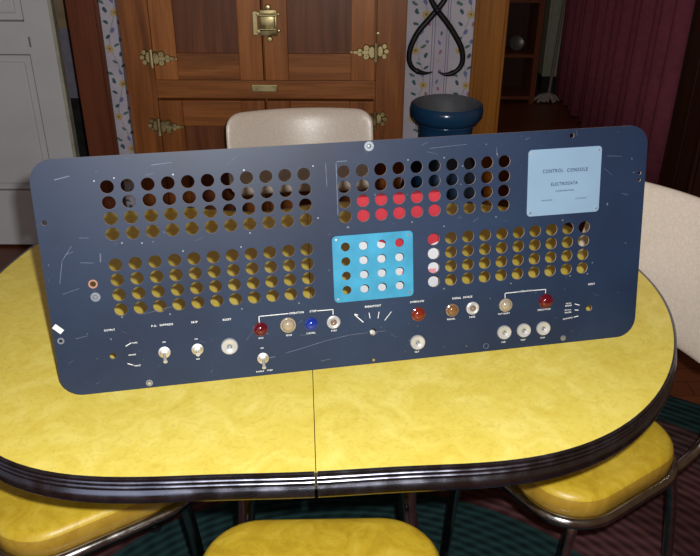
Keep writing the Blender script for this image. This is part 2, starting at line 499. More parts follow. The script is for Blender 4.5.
# ------------------------------------------------------------------ icebox
def icebox():
    r = empty('oak_icebox', (-.28, 2.55, 0))
    tag(r, 'antique oak icebox cupboard with ornate brass hinges behind the cream chair', 'cabinet')
    L, R_, D, T = -.452, .455, .52, 1.30
    bm = bmesh.new()
    add_box(bm, L, R_, .02, D, .09, T, .004)
    add_box(bm, L - .012, R_ + .012, -.012, D, T, T + .035, .008)
    add_box(bm, L + .01, R_ - .01, .03, D, .0, .09)
    from_bm('carcass', bm, M['oak'], r)
    # face frame
    for (a, b) in ((L, -.358), (.360, R_)):
        box('stile', a, b, 0, .022, .02, T, M['oak'], r, .002)
    box('rail', -.358, .360, .001, .022, .805, .864, M['oak_x'], r, .002)
    box('rail', -.358, .360, .001, .022, T - .05, T, M['oak_x'], r, .002)
    box('rail', -.358, .360, .001, .022, .02, .11, M['oak_x'], r, .002)
    def door(x0, x1, z0, z1, sw, rb, rt, lowm, side):
        dn = empty('door', (0, 0, 0)); dn.parent = r
        y0, y1 = -.016, .018
        g = .0025
        x0 += g; x1 -= g; z0 += g; z1 -= g
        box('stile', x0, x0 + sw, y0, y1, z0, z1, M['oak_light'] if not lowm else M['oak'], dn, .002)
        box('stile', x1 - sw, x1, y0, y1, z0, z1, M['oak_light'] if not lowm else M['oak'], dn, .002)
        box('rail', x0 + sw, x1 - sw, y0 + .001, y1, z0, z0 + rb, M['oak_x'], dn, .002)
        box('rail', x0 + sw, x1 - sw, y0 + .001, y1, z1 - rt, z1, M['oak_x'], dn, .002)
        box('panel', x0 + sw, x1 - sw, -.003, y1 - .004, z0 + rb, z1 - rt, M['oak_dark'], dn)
        return dn
    door(-.355, -.001, .866, 1.248, .075, .085, .08, False, -1)
    door(.001, .357, .866, 1.248, .075, .085, .08, False, 1)
    door(-.355, -.001, .112, .803, .078, .11, .085, True, -1)
    door(.001, .357, .112, .803, .078, .11, .085, True, 1)
    box('maker_plate', -.045, .040, -.004, .002, .828, .851, M['brass'], r, .002)
    def hinge(cx, cz, s, k=1.0):
        """ornate strap hinge: s = side its long leaf points to"""
        bm = bmesh.new()
        def blob(x, z, rx, rz, y0=-.018, y1=-.0245):
            n = 14
            a = [bm.verts.new((cx + (x + rx * math.cos(2 * PI * i / n)) * s * k, y0, cz + (z + rz * math.sin(2 * PI * i / n)) * k)) for i in range(n)]
            b = [bm.verts.new((cx + (x + rx * .75 * math.cos(2 * PI * i / n)) * s * k, y1, cz + (z + rz * .75 * math.sin(2 * PI * i / n)) * k)) for i in range(n)]
            for i in range(n): bm.faces.new((a[i], a[(i + 1) % n], b[(i + 1) % n], b[i]))
            bm.faces.new(b); bm.faces.new(a[::-1])
        # leaf on the door, trefoil outline tapering to a point
        for (x, z, rx, rz) in ((.012, 0, .012, .021), (.028, .012, .010, .010), (.028, -.012, .010, .010), (.030, 0, .014, .008), (.046, .005, .008, .007), (.046, -.005, .008, .007), (.058, 0, .010, .006), (.070, 0, .005, .004)):
            blob(x, z, rx, rz)
        for (x, z, rx, rz) in ((-.012, 0, .010, .019), (-.024, .014, .008, .009), (-.024, -.014, .008, .009), (-.030, 0, .009, .008)):
            blob(x, z, rx, rz, 0, -.008)
        for (x, z) in ((.028, .012), (.028, -.012), (.058, 0), (.012, .014), (.012, -.014)):
            blob(x, z, .003, .003, -.024, -.0275)
        add_tube(bm, [(cx, -.023, cz - .026 * k), (cx, -.023, cz + .026 * k)], .0065 * k, 10)
        blob(0, 0, .004, .003)
        from_bm('hinge', bm, M['brass'], r, angle=30)
    for (cx, cz, s) in ((-.357, .938, 1), (-.357, .714, 1), (.359, .961, -1), (.359, .740, -1)): hinge(cx, cz, s, 1.12)
    def latch(cz):
        la = empty('latch'); la.parent = r
        bm = bmesh.new()
        add_box(bm, -.008, .048, -.024, -.016, cz - .036, cz + .044, .004)
        for (x, z, q) in ((-.012, .03, .008), (-.012, -.022, .009), (.052, .03, .006), (.020, .050, .010), (.022, -.046, .010), (.052, -.02, .006)):
            add_lathe(bm, [(q, 0), (q * .7, .006), (.001, .007)], 12, Matrix.Translation((x, -.017, cz + z)) @ Matrix.Rotation(PI / 2, 4, 'X'))
        from_bm('latch_plate', bm, M['brass'], la, angle=35)
        bm = bmesh.new()
        add_box(bm, -.004, .042, -.036, -.024, cz - .012, cz + .030, .005)
        add_tube(bm, [(-.006, -.036, cz + .030), (.045, -.036, cz + .030)], .005, 10)
        add_tube(bm, [(-.006, -.036, cz - .012), (.045, -.036, cz - .012)], .005, 10)
        from_bm('latch_lever', bm, M['brass'], la, angle=35)
        box('strike_plate', -.030, -.012, -.023, -.016, cz - .035, cz + .040, M['brass'], la, .003)
    latch(1.045); latch(.50)
    lathe('screw', [(.006, 0), (.005, .003), (.001, .004)], M['brass'], r, 12, Matrix.Translation((.365, 0, 1.015)) @ Matrix.Rotation(PI / 2, 4, 'X'))
    return r
icebox()

# ------------------------------------------------------------------ blue can and iron tongs
def milk_can():
    r = empty('milk_can', (.345, 2.77, 0), PI / 2)
    tag(r, 'deep blue milk can with a flared open rim standing against the wallpaper', 'milk can')
    prof = [(.150, 0), (.156, .01), (.158, .03), (.160, .34), (.157, .40), (.140, .47), (.112, .54), (.098, .575), (.096, .62), (.100, .655),
            (.104, .668), (.118, .672), (.129, .690), (.131, .712), (.127, .732), (.122, .735)]
    lathe('body', prof, M['blue_enamel'], r, 56, None, 60, True, False)
    lathe('interior', [(.122, .735), (.113, .726), (.100, .700), (.088, .650), (.0845, .62), (.0845, .60), (.06, .56), (.001, .56)], M['can_inside'], r, 40, None, 60, False, False)
    lathe('base_ring', [(.150, 0), (.164, .002), (.166, .012), (.164, .028), (.158, .03)], M['blue_enamel'], r, 56, None, 60, False, False)
    lathe('neck_band', [(.0985, .657), (.1045, .659), (.1065, .664), (.1045, .669), (.10, .670)], M['blue_enamel'], r, 56, None, 60, False, False)
    for s in (-1, 1):
        pts = catmull([(s * .128, 0, .505), (s * .165, 0, .53), (s * .175, 0, .50), (s * .168, 0, .45), (s * .150, 0, .435)], 6)
        tube('handle', pts, .008, M['blue_enamel'], r)
milk_can()

def tongs():
    r = empty('ice_tongs', (.322, WY - .035, .75))
    tag(r, 'black wrought iron ice tongs hanging on the floral wallpaper above the blue can', 'tongs')
    def W(p, y): return (p[0] - .322, y, p[1] - .75)
    left = [(.372, 1.20), (.366, 1.10), (.350, 1.045), (.322, 1.006), (.288, .965), (.255, .925), (.230, .872), (.224, .825), (.236, .793), (.262, .775), (.292, .769), (.318, .774)]
    right = [(.272, 1.20), (.278, 1.10), (.297, 1.045), (.322, 1.006), (.356, .968), (.392, .920), (.422, .868), (.430, .820), (.418, .790), (.392, .772), (.362, .768), (.338, .778)]
    for nm, pl, y in (('arm', left, .006), ('arm', right, -.006)):
        pts = catmull([W(p, y) for p in pl], 6); n = len(pts)
        rad = []
        for i in range(n):
            t = i / (n - 1)
            rad.append(.0085 + .003 * math.sin(PI * min(1, t * 1.2)) if t < .8 else .0100 * (1 - (t - .8) / .2) + .0015)
        tube(nm, pts, rad, M['iron'], r, 10)
    for s in (-1, 1):
        pts = [(s * .05 + .045 * math.cos(a), 0, .45 + .04 + .045 * math.sin(a)) for a in [2 * PI * k / 24 for k in range(24)]]
        tube('handle_ring', pts, .007, M['iron'], r, 10, True)
    lathe('pivot', [(.011, -.018), (.011, .016), (.006, .020), (.001, .021)], M['iron'], r, 14, Matrix.Translation((0, 0, .256)) @ Matrix.Rotation(PI / 2, 4, 'X'))
    nail = lathe('wall_nail', [(.004, -.05), (.004, .030), (.010, .030), (.008, .034), (.001, .035)], M['iron'], None, 12, Matrix.Rotation(PI / 2, 4, 'X'))
    nail.location = (.322, WY - .03, 1.315)
    tag(nail, 'iron nail in the wallpaper above the black ice tongs', 'nail')
    # bridging strap that hangs from the nail
    tube('hanging_strap', [(-.05, 0, .535), (0, 0, .572), (.05, 0, .535)], .005, M['iron'], r, 8)
tongs()

# ------------------------------------------------------------------ far room through the right doorway
def curtain():
    bm = bmesh.new(); n = 240; Y0, Y1 = 3.64, 5.72; zs = [0.015, .5, 1.1, 1.7, 2.2]
    rows = []
    for j, z in enumerate(zs):
        row = []
        for i in range(n + 1):
            t = i / n; y = Y0 + (Y1 - Y0) * t
            amp = .028 - .008 * j / 4
            x = 1.50 + amp * math.sin(t * 2 * PI * 15 + .8 * math.sin(t * 9) + .15 * j) + .012 * math.sin(t * 2 * PI * 6.3 + 1)
            row.append(bm.verts.new((x, y, z)))
        rows.append(row)
    for a, b in zip(rows, rows[1:]):
        for i in range(n): bm.faces.new((a[i], a[i + 1], b[i + 1], b[i]))
    o = from_bm('curtain', bm, M['curtain'], None, smooth=True)
    so = o.modifiers.new('s', 'SOLIDIFY'); so.thickness = .004
    tag(o, 'long maroon pleated curtain hanging to the floor in the far room', 'curtain')
    rod = tube('curtain_rod', [(1.50, 3.62, 2.215), (1.50, 5.78, 2.215)], .012, M['iron'])
    tag(rod, 'dark rod holding up the maroon curtain', 'curtain rod')
curtain()
w = empty('tall_cupboard', (1.78, 3.42, 0))
tag(w, 'tall dark wooden cupboard beside the near edge of the maroon curtain', 'cupboard')
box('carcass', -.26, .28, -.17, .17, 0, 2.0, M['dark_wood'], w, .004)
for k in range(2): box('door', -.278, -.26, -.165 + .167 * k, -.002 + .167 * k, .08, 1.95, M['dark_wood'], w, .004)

b_ = empty('dark_bookcase', (1.12, 5.6, 0))
tag(b_, 'dark brown open shelf unit seen through the doorway left of the mop', 'shelf')
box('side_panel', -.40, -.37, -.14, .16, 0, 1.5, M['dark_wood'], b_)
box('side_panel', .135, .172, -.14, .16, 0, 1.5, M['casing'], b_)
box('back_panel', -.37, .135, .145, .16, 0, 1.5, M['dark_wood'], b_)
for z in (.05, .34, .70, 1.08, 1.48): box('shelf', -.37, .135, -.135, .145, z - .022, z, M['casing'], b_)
pl = lathe('china_plate', [(.001, 0), (.03, 0), (.050, .007), (.050, .010), (.03, .004), (.001, .004)], M['china'], None, 32, Matrix.Rotation(PI * .42, 4, 'X'), 60)
pl.location = (1.155, 5.60, .389)
tag(pl, 'small pale round plate propped on a shelf of the dark shelf unit', 'plate')
c_ = empty('painted_cupboard', (1.50, 5.84, 0))
tag(c_, 'pale olive painted cupboard behind the mop in the far room', 'cupboard')
box('base', -.09, .09, -.05, .1, 0, .11, M['hall_dark'], c_)
box('carcass', -.09, .09, -.04, .1, .11, 1.7, M['olive'], c_, .003)
box('door', -.075, .080, -.055, -.04, .20, 1.65, M['olive'], c_, .004)
m_ = empty('floor_mop', (1.40, 5.50, 0))
tag(m_, 'grey floor mop with a long handle leaning in the far room', 'mop')
bm = bmesh.new()
for k in range(26):
    a = random.uniform(0, 2 * PI); rr_ = random.uniform(.03, .085)
    add_tube(bm, [(0, 0, .06), (rr_ * .6 * math.cos(a) * 1.4, rr_ * .5 * math.sin(a), .045), (rr_ * math.cos(a) * 1.5, rr_ * math.sin(a) * .8, .010)], [.012, .012, .008], 6)
from_bm('mop_head', bm, M['mop'], m_, angle=60)
tube('handle', [(0, 0, .05), (.10, .19, 1.25)], .011, M['mop_pole'], m_)

# ------------------------------------------------------------------ dining table
TC = (-.052, 1.285)          # centre of the top
TZ = .75
# outline measured in polar form about the centre (metres, table axes turned by TYAW)
TYAW = .063
OUT = [0.59008, -0.00583, 0.02646, 0.09535, 0.00289, 0.00133, 0.01754, -0.02935, -0.00509, 0.01071, 0.00076, -0.00637, 0.00372, -0.00332, -0.00519, 0.00915, -0.00284, -0.00055, 0.00372, -0.00116, 0.00034]
def outline(off=0.0, n=180):
    pts = []
    for k in range(n):
        t = 2 * PI * k / n
        r = OUT[0]
        for j in range(1, (len(OUT) + 1) // 2): r += OUT[2 * j - 1] * math.cos(j * t) + OUT[2 * j] * math.sin(j * t)
        pts.append(Vector((r * math.cos(t), r * math.sin(t), 0)))
    if off:
        m = len(pts); res = []
        for i in range(m):
            tg = (pts[(i + 1) % m] - pts[i - 1]).normalized(); nr = Vector((tg.y, -tg.x, 0))
            res.append(pts[i] + nr * off)
        return res
    return pts
SEAM = -.0225   # local x of the seam

def half(pts, side, gap=.0006):
    """clip the outline to one side of the seam; returns open chain from seam to seam"""
    n = len(pts); chain = []
    ins = [(p.x - SEAM) * side > gap for p in pts]
    st = next(i for i in range(n) if ins[i] and not ins[i - 1])
    def cut(a, b):
        t = ((SEAM + side * gap) - a.x) / (b.x - a.x); return a.lerp(b, t)
    chain.append(cut(pts[st - 1], pts[st]))
    i = st
    while ins[i % n]: chain.append(pts[i % n]); i += 1
    chain.append(cut(pts[(i - 1) % n], pts[i % n]))
    return chain

def table():
    r = empty('dining_table', (TC[0], TC[1], 0), TYAW)
    tag(r, 'yellow laminate dinette table with rounded ends and ribbed chrome edge', 'table')
    for side in (-1, 1):
        ch = half(outline(-.002), side)
        bm = bmesh.new()
        t_ = [bm.verts.new((p.x, p.y, TZ)) for p in ch]; b = [bm.verts.new((p.x, p.y, TZ - .03)) for p in ch]
        bm.faces.new(t_); bm.faces.new(b[::-1]); n = len(ch)
        for i in range(n): bm.faces.new((t_[i], t_[(i + 1) % n], b[(i + 1) % n], b[i]))
        for f_ in bm.faces: f_.material_index = 0 if len(f_.verts) > 6 else 1
        from_bm('tabletop', bm, None, r, [M['laminate'], M['core']])
        # ribbed edge band: profile (outward, z) swept round the half
        prof = [(-.004, .0006), (-.0008, .0012), (.0010, .0002), (.0014, -.0026), (.0004, -.0040), (.0006, -.0056), (.0024, -.0070), (.0024, -.0100), (.0010, -.0114), (.0012, -.0128), (.0030, -.0142), (.0030, -.0172),
                (.0018, -.0186), (.0022, -.0200), (.0046, -.0225), (.0062, -.0270), (.0066, -.0320), (.0056, -.0370), (.0034, -.0410), (.0004, -.0430), (-.006, -.0436)]
        full = outline(0); m = len(full)
        bm = bmesh.new(); rows = []
        nrm = {}
        chn = half(full, side, .0022)
        for i, p in enumerate(chn):
            a = chn[max(i - 1, 0)]; b2 = chn[min(i + 1, len(chn) - 1)]
            tg = (b2 - a).normalized(); nr = Vector((tg.y, -tg.x, 0))
            if i in (0, len(chn) - 1): nr.x = 0; nr.normalize()
            rows.append([bm.verts.new((p.x + nr.x * o, p.y + nr.y * o, TZ + z)) for o, z in prof])
        for a, b2 in zip(rows, rows[1:]):
            for k in range(len(prof) - 1): bm.faces.new((a[k], a[k + 1], b2[k + 1], b2[k]))
        bm.faces.new(rows[0]); bm.faces.new(rows[-1][::-1])
        from_bm('edge_band', bm, M['trim_metal'], r, angle=50)
    # extension frame under the top
    bm = bmesh.new()
    for s in (-1, 1):
        add_box(bm, -.40, .40, s * .25 - .012, s * .25 + .012, TZ - .078, TZ - .0305)
        add_box(bm, s * .40 - .012, s * .40 + .012, -.25, .25, TZ - .078, TZ - .0305)
    from_bm('apron', bm, M['core'], r)
    for sx in (-1, 1):
        for sy, top, mid, foot in ((-1, (.155, -.21), (.150, -.215), (.26, -.33)), (1, (.155, .22), (.150, .225), (.26, .33))):
            pts = catmull([(sx * top[0], top[1], TZ - .035), (sx * top[0], top[1], TZ - .12), (sx * mid[0], mid[1], .42), (sx * (mid[0] + foot[0]) / 2, (mid[1] + foot[1]) / 2, .18), (sx * foot[0], foot[1], .012)], 8)
            lg = tube('leg', pts, .016, M['chrome'], r, 14)
            lathe('rubber_foot', [(.019, .0), (.019, .02), (.016, .024)], M['dark_groove'], lg, 16, Matrix.Translation((sx * foot[0], foot[1], .0105)))
        # side clamps by the seam
    tube('extension_rod', [(-.33, -.12, TZ - .10), (.33, -.12, TZ - .10)], .006, M['chrome'], r)
    tube('extension_rod', [(-.33, .12, TZ - .10), (.33, .12, TZ - .10)], .006, M['chrome'], r)
table()

# ------------------------------------------------------------------ chairs
def seat_outline(w, dp, r, n=10): return rrect(-w / 2, w / 2, -dp / 2, dp / 2, r, n)
def make_chair(label, loc, rz, zt=.90, wb=.44, bh=.27, seat_w=.40, seat_d=.37, lean=.24, corner=.060):
    r = empty('dinette_chair', loc, rz)
    tag(r, label, 'chair', 'cream and yellow dinette chairs around the table')
    # chair faces +Y; origin on the floor below the seat
    SZ = .475
    o_ = seat_outline(seat_w, seat_d, .095)
    lay = [(-.006, -.052), (0, -.046), (.002, -.024), (-.001, -.010), (-.007, -.002), (-.013, .001), (-.030, .004), (-.07, .008), (-.12, .010)]
    bm = bmesh.new(); rows = []
    for off, dz in lay:
        k = 1 + off / (seat_w / 2)
        rows.append([bm.verts.new((x * k, y * k, SZ + dz)) for x, y in o_])
    n = len(o_)
    for a, b in zip(rows, rows[1:]):
        for i in range(n):
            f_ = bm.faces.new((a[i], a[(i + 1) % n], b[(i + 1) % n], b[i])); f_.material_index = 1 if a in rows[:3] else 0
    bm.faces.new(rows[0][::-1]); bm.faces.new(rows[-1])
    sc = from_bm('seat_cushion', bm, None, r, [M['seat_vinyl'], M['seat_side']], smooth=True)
    sc['label'] = 'yellow marbled vinyl seat'
    ring = [(x * 1.012, y * 1.012, SZ - .0565) for x, y in seat_outline(seat_w + .004, seat_d + .004, .098)]
    tube('seat_frame', ring, .0125, M['chrome'], r, 12, True)
    for s in (-1, 1):
        x = s * (seat_w / 2 - .035)
        pts = catmull([(x * .92, seat_d / 2 - .10, SZ - .062), (x, seat_d / 2 - .06, SZ - .075), (x * 1.02, seat_d / 2 - .035, SZ - .13), (x * 1.06, seat_d / 2 - .01, .012)], 8)
        lg = tube('leg', pts, .0115, M['chrome'], r)
        lathe('rubber_foot', [(.015, 0), (.015, .018), (.0115, .022)], M['dark_groove'], lg, 14, Matrix.Translation((x * 1.06, seat_d / 2 - .01, .0105)))
        xb = s * (seat_w / 2 - .012)
        yb = -seat_d / 2
        pts = catmull([(xb * .93, yb + .10, SZ - .062), (xb * .98, yb + .05, SZ - .078), (xb * 1.0, yb + .015, SZ - .14), (xb * 1.03, yb - .05, .012)], 8)
        lg = tube('leg', pts, .0115, M['chrome'], r)
        pts = catmull([(xb * .97, yb + .10, SZ - .064), (xb * 1.0, yb + .02, SZ - .060), (xb * 1.02, yb - .045, SZ - .025), (xb * 1.0, yb - .068, SZ + .05), (xb * .93, yb - .064, zt - bh + .03), (xb * .9, yb - .06 - lean * (bh - .06), zt - .06)], 8)
        tube('back_post', pts, .0115, M['chrome'], r)
        lathe('rubber_foot', [(.015, 0), (.015, .018), (.0115, .022)], M['dark_groove'], lg, 14, Matrix.Translation((xb * 1.03, yb - .05, .0105)))
    # backrest: rounded pad, curved about a vertical axis
    bm = bmesh.new()
    nx, nz = 28, 16; th = .032
    def P(u, v, side):
        # superellipse mapping of the unit square to a rounded rectangle
        a, b = u, v
        rr = .30
        x = a * wb / 2; z = b * bh / 2
        # pull the corners in
        ax, bz = abs(x), abs(z); cr = corner
        if ax > wb / 2 - cr and bz > bh / 2 - cr:
            dx, dz = ax - (wb / 2 - cr), bz - (bh / 2 - cr)
            m_ = max(dx, dz); L = math.hypot(dx, dz)
            if L > 0:
                dx, dz = dx / L * m_, dz / L * m_
            ax, bz = wb / 2 - cr + dx, bz * 0 + bh / 2 - cr + dz
        x = math.copysign(ax, x); z = math.copysign(bz, z)
        e = max(abs(u), abs(v)); puff = math.sqrt(max(0, 1 - e ** 5))
        y = side * th / 2 * (.12 + .88 * puff) + .055 * (x / (wb / 2)) ** 2
        top = .010 * (1 - (x / (wb / 2)) ** 2) * (1 if v > 0 else 0) * abs(v)
        return Vector((x, y, z + top))
    A = {}
    for side in (1, -1):
        for i in range(nx + 1):
            for j in range(nz + 1):
                uu = math.sin(PI / 2 * (-1 + 2 * i / nx)); vv = math.sin(PI / 2 * (-1 + 2 * j / nz))
                A[side, i, j] = bm.verts.new(P(uu, vv, side))
    for side in (1, -1):
        for i in range(nx):
            for j in range(nz): bm.faces.new((A[side, i, j], A[side, i + 1, j], A[side, i + 1, j + 1], A[side, i, j + 1]))
    for i in range(nx):
        for j in (0, nz): bm.faces.new((A[1, i, j], A[1, i + 1, j], A[-1, i + 1, j], A[-1, i, j]))
    for j in range(nz):
        for i in (0, nx): bm.faces.new((A[1, i, j], A[1, i, j + 1], A[-1, i, j + 1], A[-1, i, j]))
    T = Matrix.Translation((0, -seat_d / 2 - .055 - lean * (bh / 2 - .02), zt - bh / 2)) @ Matrix.Rotation(lean, 4, 'X')
    for v in bm.verts: v.co = T @ v.co
    bk = from_bm('backrest', bm, M['vinyl'], r, smooth=True)
    bk['label'] = 'cream crinkled vinyl backrest'
    return r
make_chair('dinette chair with its cream backrest standing behind the blue console panel', (-.110, 1.905, 0), PI + .14, zt=.868, wb=.412, bh=.23, corner=.042)
make_chair('dinette chair at the right end of the table, its cream backrest largest in view', (.4440, 1.276, 0), PI / 2 + math.radians(34), zt=.905, wb=.385, bh=.285, seat_w=.365, seat_d=.345)
make_chair('dinette chair with only its yellow seat showing, at the left front of the table', (-.532, 1.195, 0), math.radians(34) - PI / 2, zt=.86)
make_chair('dinette chair tucked under the front edge of the table below the seam', (-.043, .835, 0), .03, zt=.84)

# ------------------------------------------------------------------ the control panel
S = .9932
PX, PY, YAW, LEAN = -.44880947 * S, .9976519 * S, .19782165, .20569306
PZ = 1.488066 + (.75 - 1.488066) * S
PU0, PU1, PV0, PV1 = -.003, .9765, -.0045, .3675
def panel():
    r = empty('console_panel', (PX, PY, PZ), YAW)
    tag(r, 'dark blue metal computer console panel full of round holes leaning on the table', 'control panel')
    # plate axes: x along the bottom, y up the face, z out towards the camera
    B = Matrix.Rotation(-LEAN, 4, 'X') @ Matrix.Rotation(PI / 2, 4, 'X') @ Matrix.Scale(S, 4)
    M4 = B
    sc, sr = .02939096, .02392475
    R1 = .0101
    holes = []
    banks = {'A': (.1035, .32187, 11, 4), 'B': (.10202, .20234, 11, 4), 'C': (.45993, .32186, 10, 4), 'D': (.60510, .20211, 10, 4)}
    for k, (u0, v0, nc, nr) in banks.items():
        for i in range(nc):
            for j in range(nr): holes.append((u0 + i * sc, v0 - j * sr, R1, 20))
    ph = [(.4577 + i * .02972, .2015 - j * .0241) for i in range(4) for j in range(4)]
    holes += [(a, b, .0088, 16) for a, b in ph]
    holes += [(.0814, .0557, .0050, 14), (.8865, .056, .0056, 14), (.4994, .052, .0062, 14), (.84, .357, .0040, 12), (.0056 + .003, .2747, .0040, 12), (.0658, .1752, .0045, 12),
              (.9653, .2878, .0030, 10), (.9653, .2759, .0030, 10)]
    plate_with_holes('face_plate', rrect(PU0, PU1, PV0, PV1, .034, 10), holes, .0028, M4, [M['enamel'], M['rim']], r)
    # cyan sub-plate
    bp_ = plate_with_holes('button_plate', rrect(.4366, .5693, .1092, .2201, .007, 5), [(a, b, .0074, 16) for a, b in ph], .0016, M4 @ Matrix.Translation((0, 0, .0018)), [M['cyan'], M['cyan']], r)
    bp_['label'] = 'bright cyan sub-plate with sixteen smaller holes'
    def disc(bm, u, v, rad, h, z0=0, seg=16, dome=True, mi=0):
        prof = [(rad, z0), (rad, z0 + h * .6), (rad * .8, z0 + h), (.0001, z0 + h * 1.05)] if dome else [(rad, z0), (rad, z0 + h), (.0001, z0 + h)]
        add_lathe(bm, prof, seg, M4 @ Matrix.Translation((u, v, 0)), mi)
    def part(name, fn, mat, parent=r, mats=None, label=None):
        bm = bmesh.new(); fn(bm); o = from_bm(name, bm, mat, parent, mats, angle=45)
        if label: o['label'] = label
        return o
    for (u, v) in ((.443, .2145), (.563, .2130), (.4425, .1150), (.5625, .1160)):
        part('screw', lambda bm: disc(bm, u, v, .0022, .0012, .0018, 10), M['nickel'], bp_)
    # name plate
    npz = .0016
    np_ = plate_with_holes('name_plate', rrect(.7650, .8935, .2278, .3376, .006, 5), [], .0014, M4 @ Matrix.Translation((0, 0, npz)), [M['pale_plate'], M['pale_plate']], r)
    np_['label'] = 'pale blue name plate with dark lettering'
    bm = text_mesh([('CONTROL', .8085, .3014, .036, .0062), ('CONSOLE', .8515, .3010, .037, .0062), ('ELECTRODATA', .8296, .2793, .047, .0058), ('CORPORATION', .8305, .2675, .033, .0030),
                    ('PASADENA', .7996, .2532, .019, .0022), ('CALIFORNIA', .8600, .2527, .020, .0022)], 'lettering', M['dark_ink'], M4, np_, npz + .0002)
    from_bm('lettering', bm, M['dark_ink'], np_)
    for (u, v) in ((.7710, .3320), (.8880, .3310), (.7708, .2336), (.8882, .2335)):
        part('rivet', lambda bm: disc(bm, u, v, .0020, .0012, npz, 10), M['nickel'], np_)
    # printed legends
    T = [('OUTPUT', .0812, .0991, .0165, .0032), ('TAPE', .1165, .0742, .0080, .0026), ('OFF', .1135, .0546, .0060, .0024), ('PRINT', .1170, .0355, .0098, .0026),
         ('P.O.', .1490, .0990, .0085, .0032), ('SUPPRESS', .1675, .0992, .0205, .0032), ('ON', .1612, .0706, .0050, .0026), ('SKIP', .2110, .0990, .0100, .0034), ('ON', .2110, .0704, .0048, .0026), ('OFF', .2111, .0361, .0060, .0026),
         ('RESET', .2621, .0981, .0135, .0034), ('OPERATION', .3735, .0984, .0240, .0034), ('STEP', .4010, .0984, .0115, .0034),
         ('RUN', .3138, .0611, .0072, .0028), ('IDLE', .3594, .0614, .0092, .0028), ('CONTROL', .3956, .0611, .0150, .0030), ('STEP', .4339, .0613, .0092, .0028), ('ON', .3143, .0437, .0050, .0026), ('SINGLE', .3085, .0034, .0130, .0026), ('STEP', .3245, .0036, .0095, .0026),
         ('BREAKPOINT', .5006, .0974, .0270, .0036), ('OVERFLOW', .5757, .0980, .0245, .0032), ('SET', .5747, .0085, .0080, .0026),
         ('SIGNAL', .6445, .0974, .0155, .0034), ('SOURCE', .6640, .0976, .0160, .0034), ('MANUAL', .6348, .0612, .0145, .0030), ('TAPE', .6720, .0611, .0105, .0030),
         ('OPERATION', .7682, .0983, .0260, .0028), ('NOT READY', .7294, .0616, .0210, .0028), ('EXECUTION', .8024, .0616, .0230, .0028),
         ('CLR', .7296, .0096, .0075, .0026), ('STEP', .7654, .0096, .0085, .0026), ('STOP', .8015, .0098, .0085, .0026),
         ('INPUT', .8887, .0996, .0125, .0036), ('PHOTO', .8475, .0683, .0095, .0024), ('READER', .8477, .0643, .0120, .0026), ('MECH.', .8471, .0565, .0125, .0020), ('READER', .8473, .0520, .0120, .0026), ('KEYBOARD', .8475, .0410, .0180, .0024, .10)]
    bm = text_mesh(T, 'printed_legend', M['white_ink'], M4, r)
    add_strokes(bm, [([(.1028, .0702), (.1109, .0744)], .0013), ([(.1056, .0547), (.1095, .0546)], .0011), ([(.1025, .0406), (.1098, .0373)], .0013),
                     ([(.3128, .0887), (.3129, .0982), (.3600, .0984)], .0013), ([(.4085, .0983), (.4336, .0980), (.4335, .0900)], .0013),
                     ([(.4699, .0848), (.4830, .0713)], .0015), ([(.4700, .0862), (.4740, .0845)], .0016), ([(.4936, .0859), (.4950, .0771)], .0011), ([(.5085, .0757), (.5105, .0860)], .0011), ([(.5203, .0710), (.5309, .0840)], .0011),
                     ([(.7306, .0893), (.7304, .0978), (.7540, .0981)], .0012), ([(.7825, .0981), (.8040, .0979), (.8040, .0913)], .0012),
                     ([(.8597, .0660), (.8673, .0634)], .0013), ([(.8602, .0549), (.8659, .0543)], .0013), ([(.8590, .0421), (.8664, .0432)], .0013)], M4)
    from_bm('printed_lettering', bm, M['white_ink'], r)['label'] = 'white legends, brackets and tick marks'
    # scratches in the paint
    bm = bmesh.new()
    sl = [([(.3245, .0251), (.334, .0265)], .0014), ([(.353, .031), (.3811, .0364), (.4200, .0452), (.4604, .0510), (.4900, .0518)], .0009), ([(.505, .0515), (.5199, .0516)], .0009),
          ([(.4484, .3361), (.4482, .254)], .0012), ([(.450, .338), (.465, .3385)], .0012), ([(.432, .336), (.4325, .300)], .0008), ([(.449, .180), (.4495, .13)], .0005), ([(.032, .337), (.052, .341)], .0014), ([(.018, .180), (.026, .215), (.042, .236)], .0009), ([(.055, .248), (.068, .247)], .0009), ([(.052, .210), (.070, .208)], .0009), ([(.081, .209), (.082, .221)], .0016),
          ([(.020, .163), (.045, .170)], .0006), ([(.03, .090), (.047, .093)], .0008), ([(.135, .120), (.180, .128)], .0006), ([(.29, .060), (.302, .074), (.303, .083)], .0006), ([(.905, .320), (.930, .318)], .0007), ([(.41, .010), (.425, .012)], .0008), ([(.50, .09), (.50, .09)], .0005),
          ([(.60, .350), (.66, .353)], .0006), ([(.71, .345), (.713, .330)], .0008), ([(.90, .3), (.915, .288)], .0005), ([(.935, .255), (.947, .252)], .0006), ([(.17, .350), (.20, .352)], .0007), ([(.32, .070), (.326, .067)], .0012), ([(.595, .345), (.612, .340)], .0005), ([(.56, .030), (.567, .033)], .001)]
    for k in range(34):
        a = random.uniform(0, PI); u = random.uniform(.01, .96); v = random.choice([random.uniform(.0, .12), random.uniform(.335, .36), random.uniform(.222, .235)]); L = random.uniform(.003, .014)
        sl.append(([(u, v), (u + L * math.cos(a), v + L * .6 * math.sin(a))], random.uniform(.0003, .0007)))
    sl = [s for s in sl if all(PU0 + .003 < q[0] < PU1 - .003 and PV0 + .002 < q[1] < PV1 - .002 for q in s[0])]
    add_strokes(bm, sl, M4, .00018)
    from_bm('paint_scratches', bm, M['scratch'], r)
    part('paint_chip', lambda bm: add_strokes(bm, [([(.0035, .1110), (.0085, .1060)], .0085)], M4, .0003), M['paint_chip'])
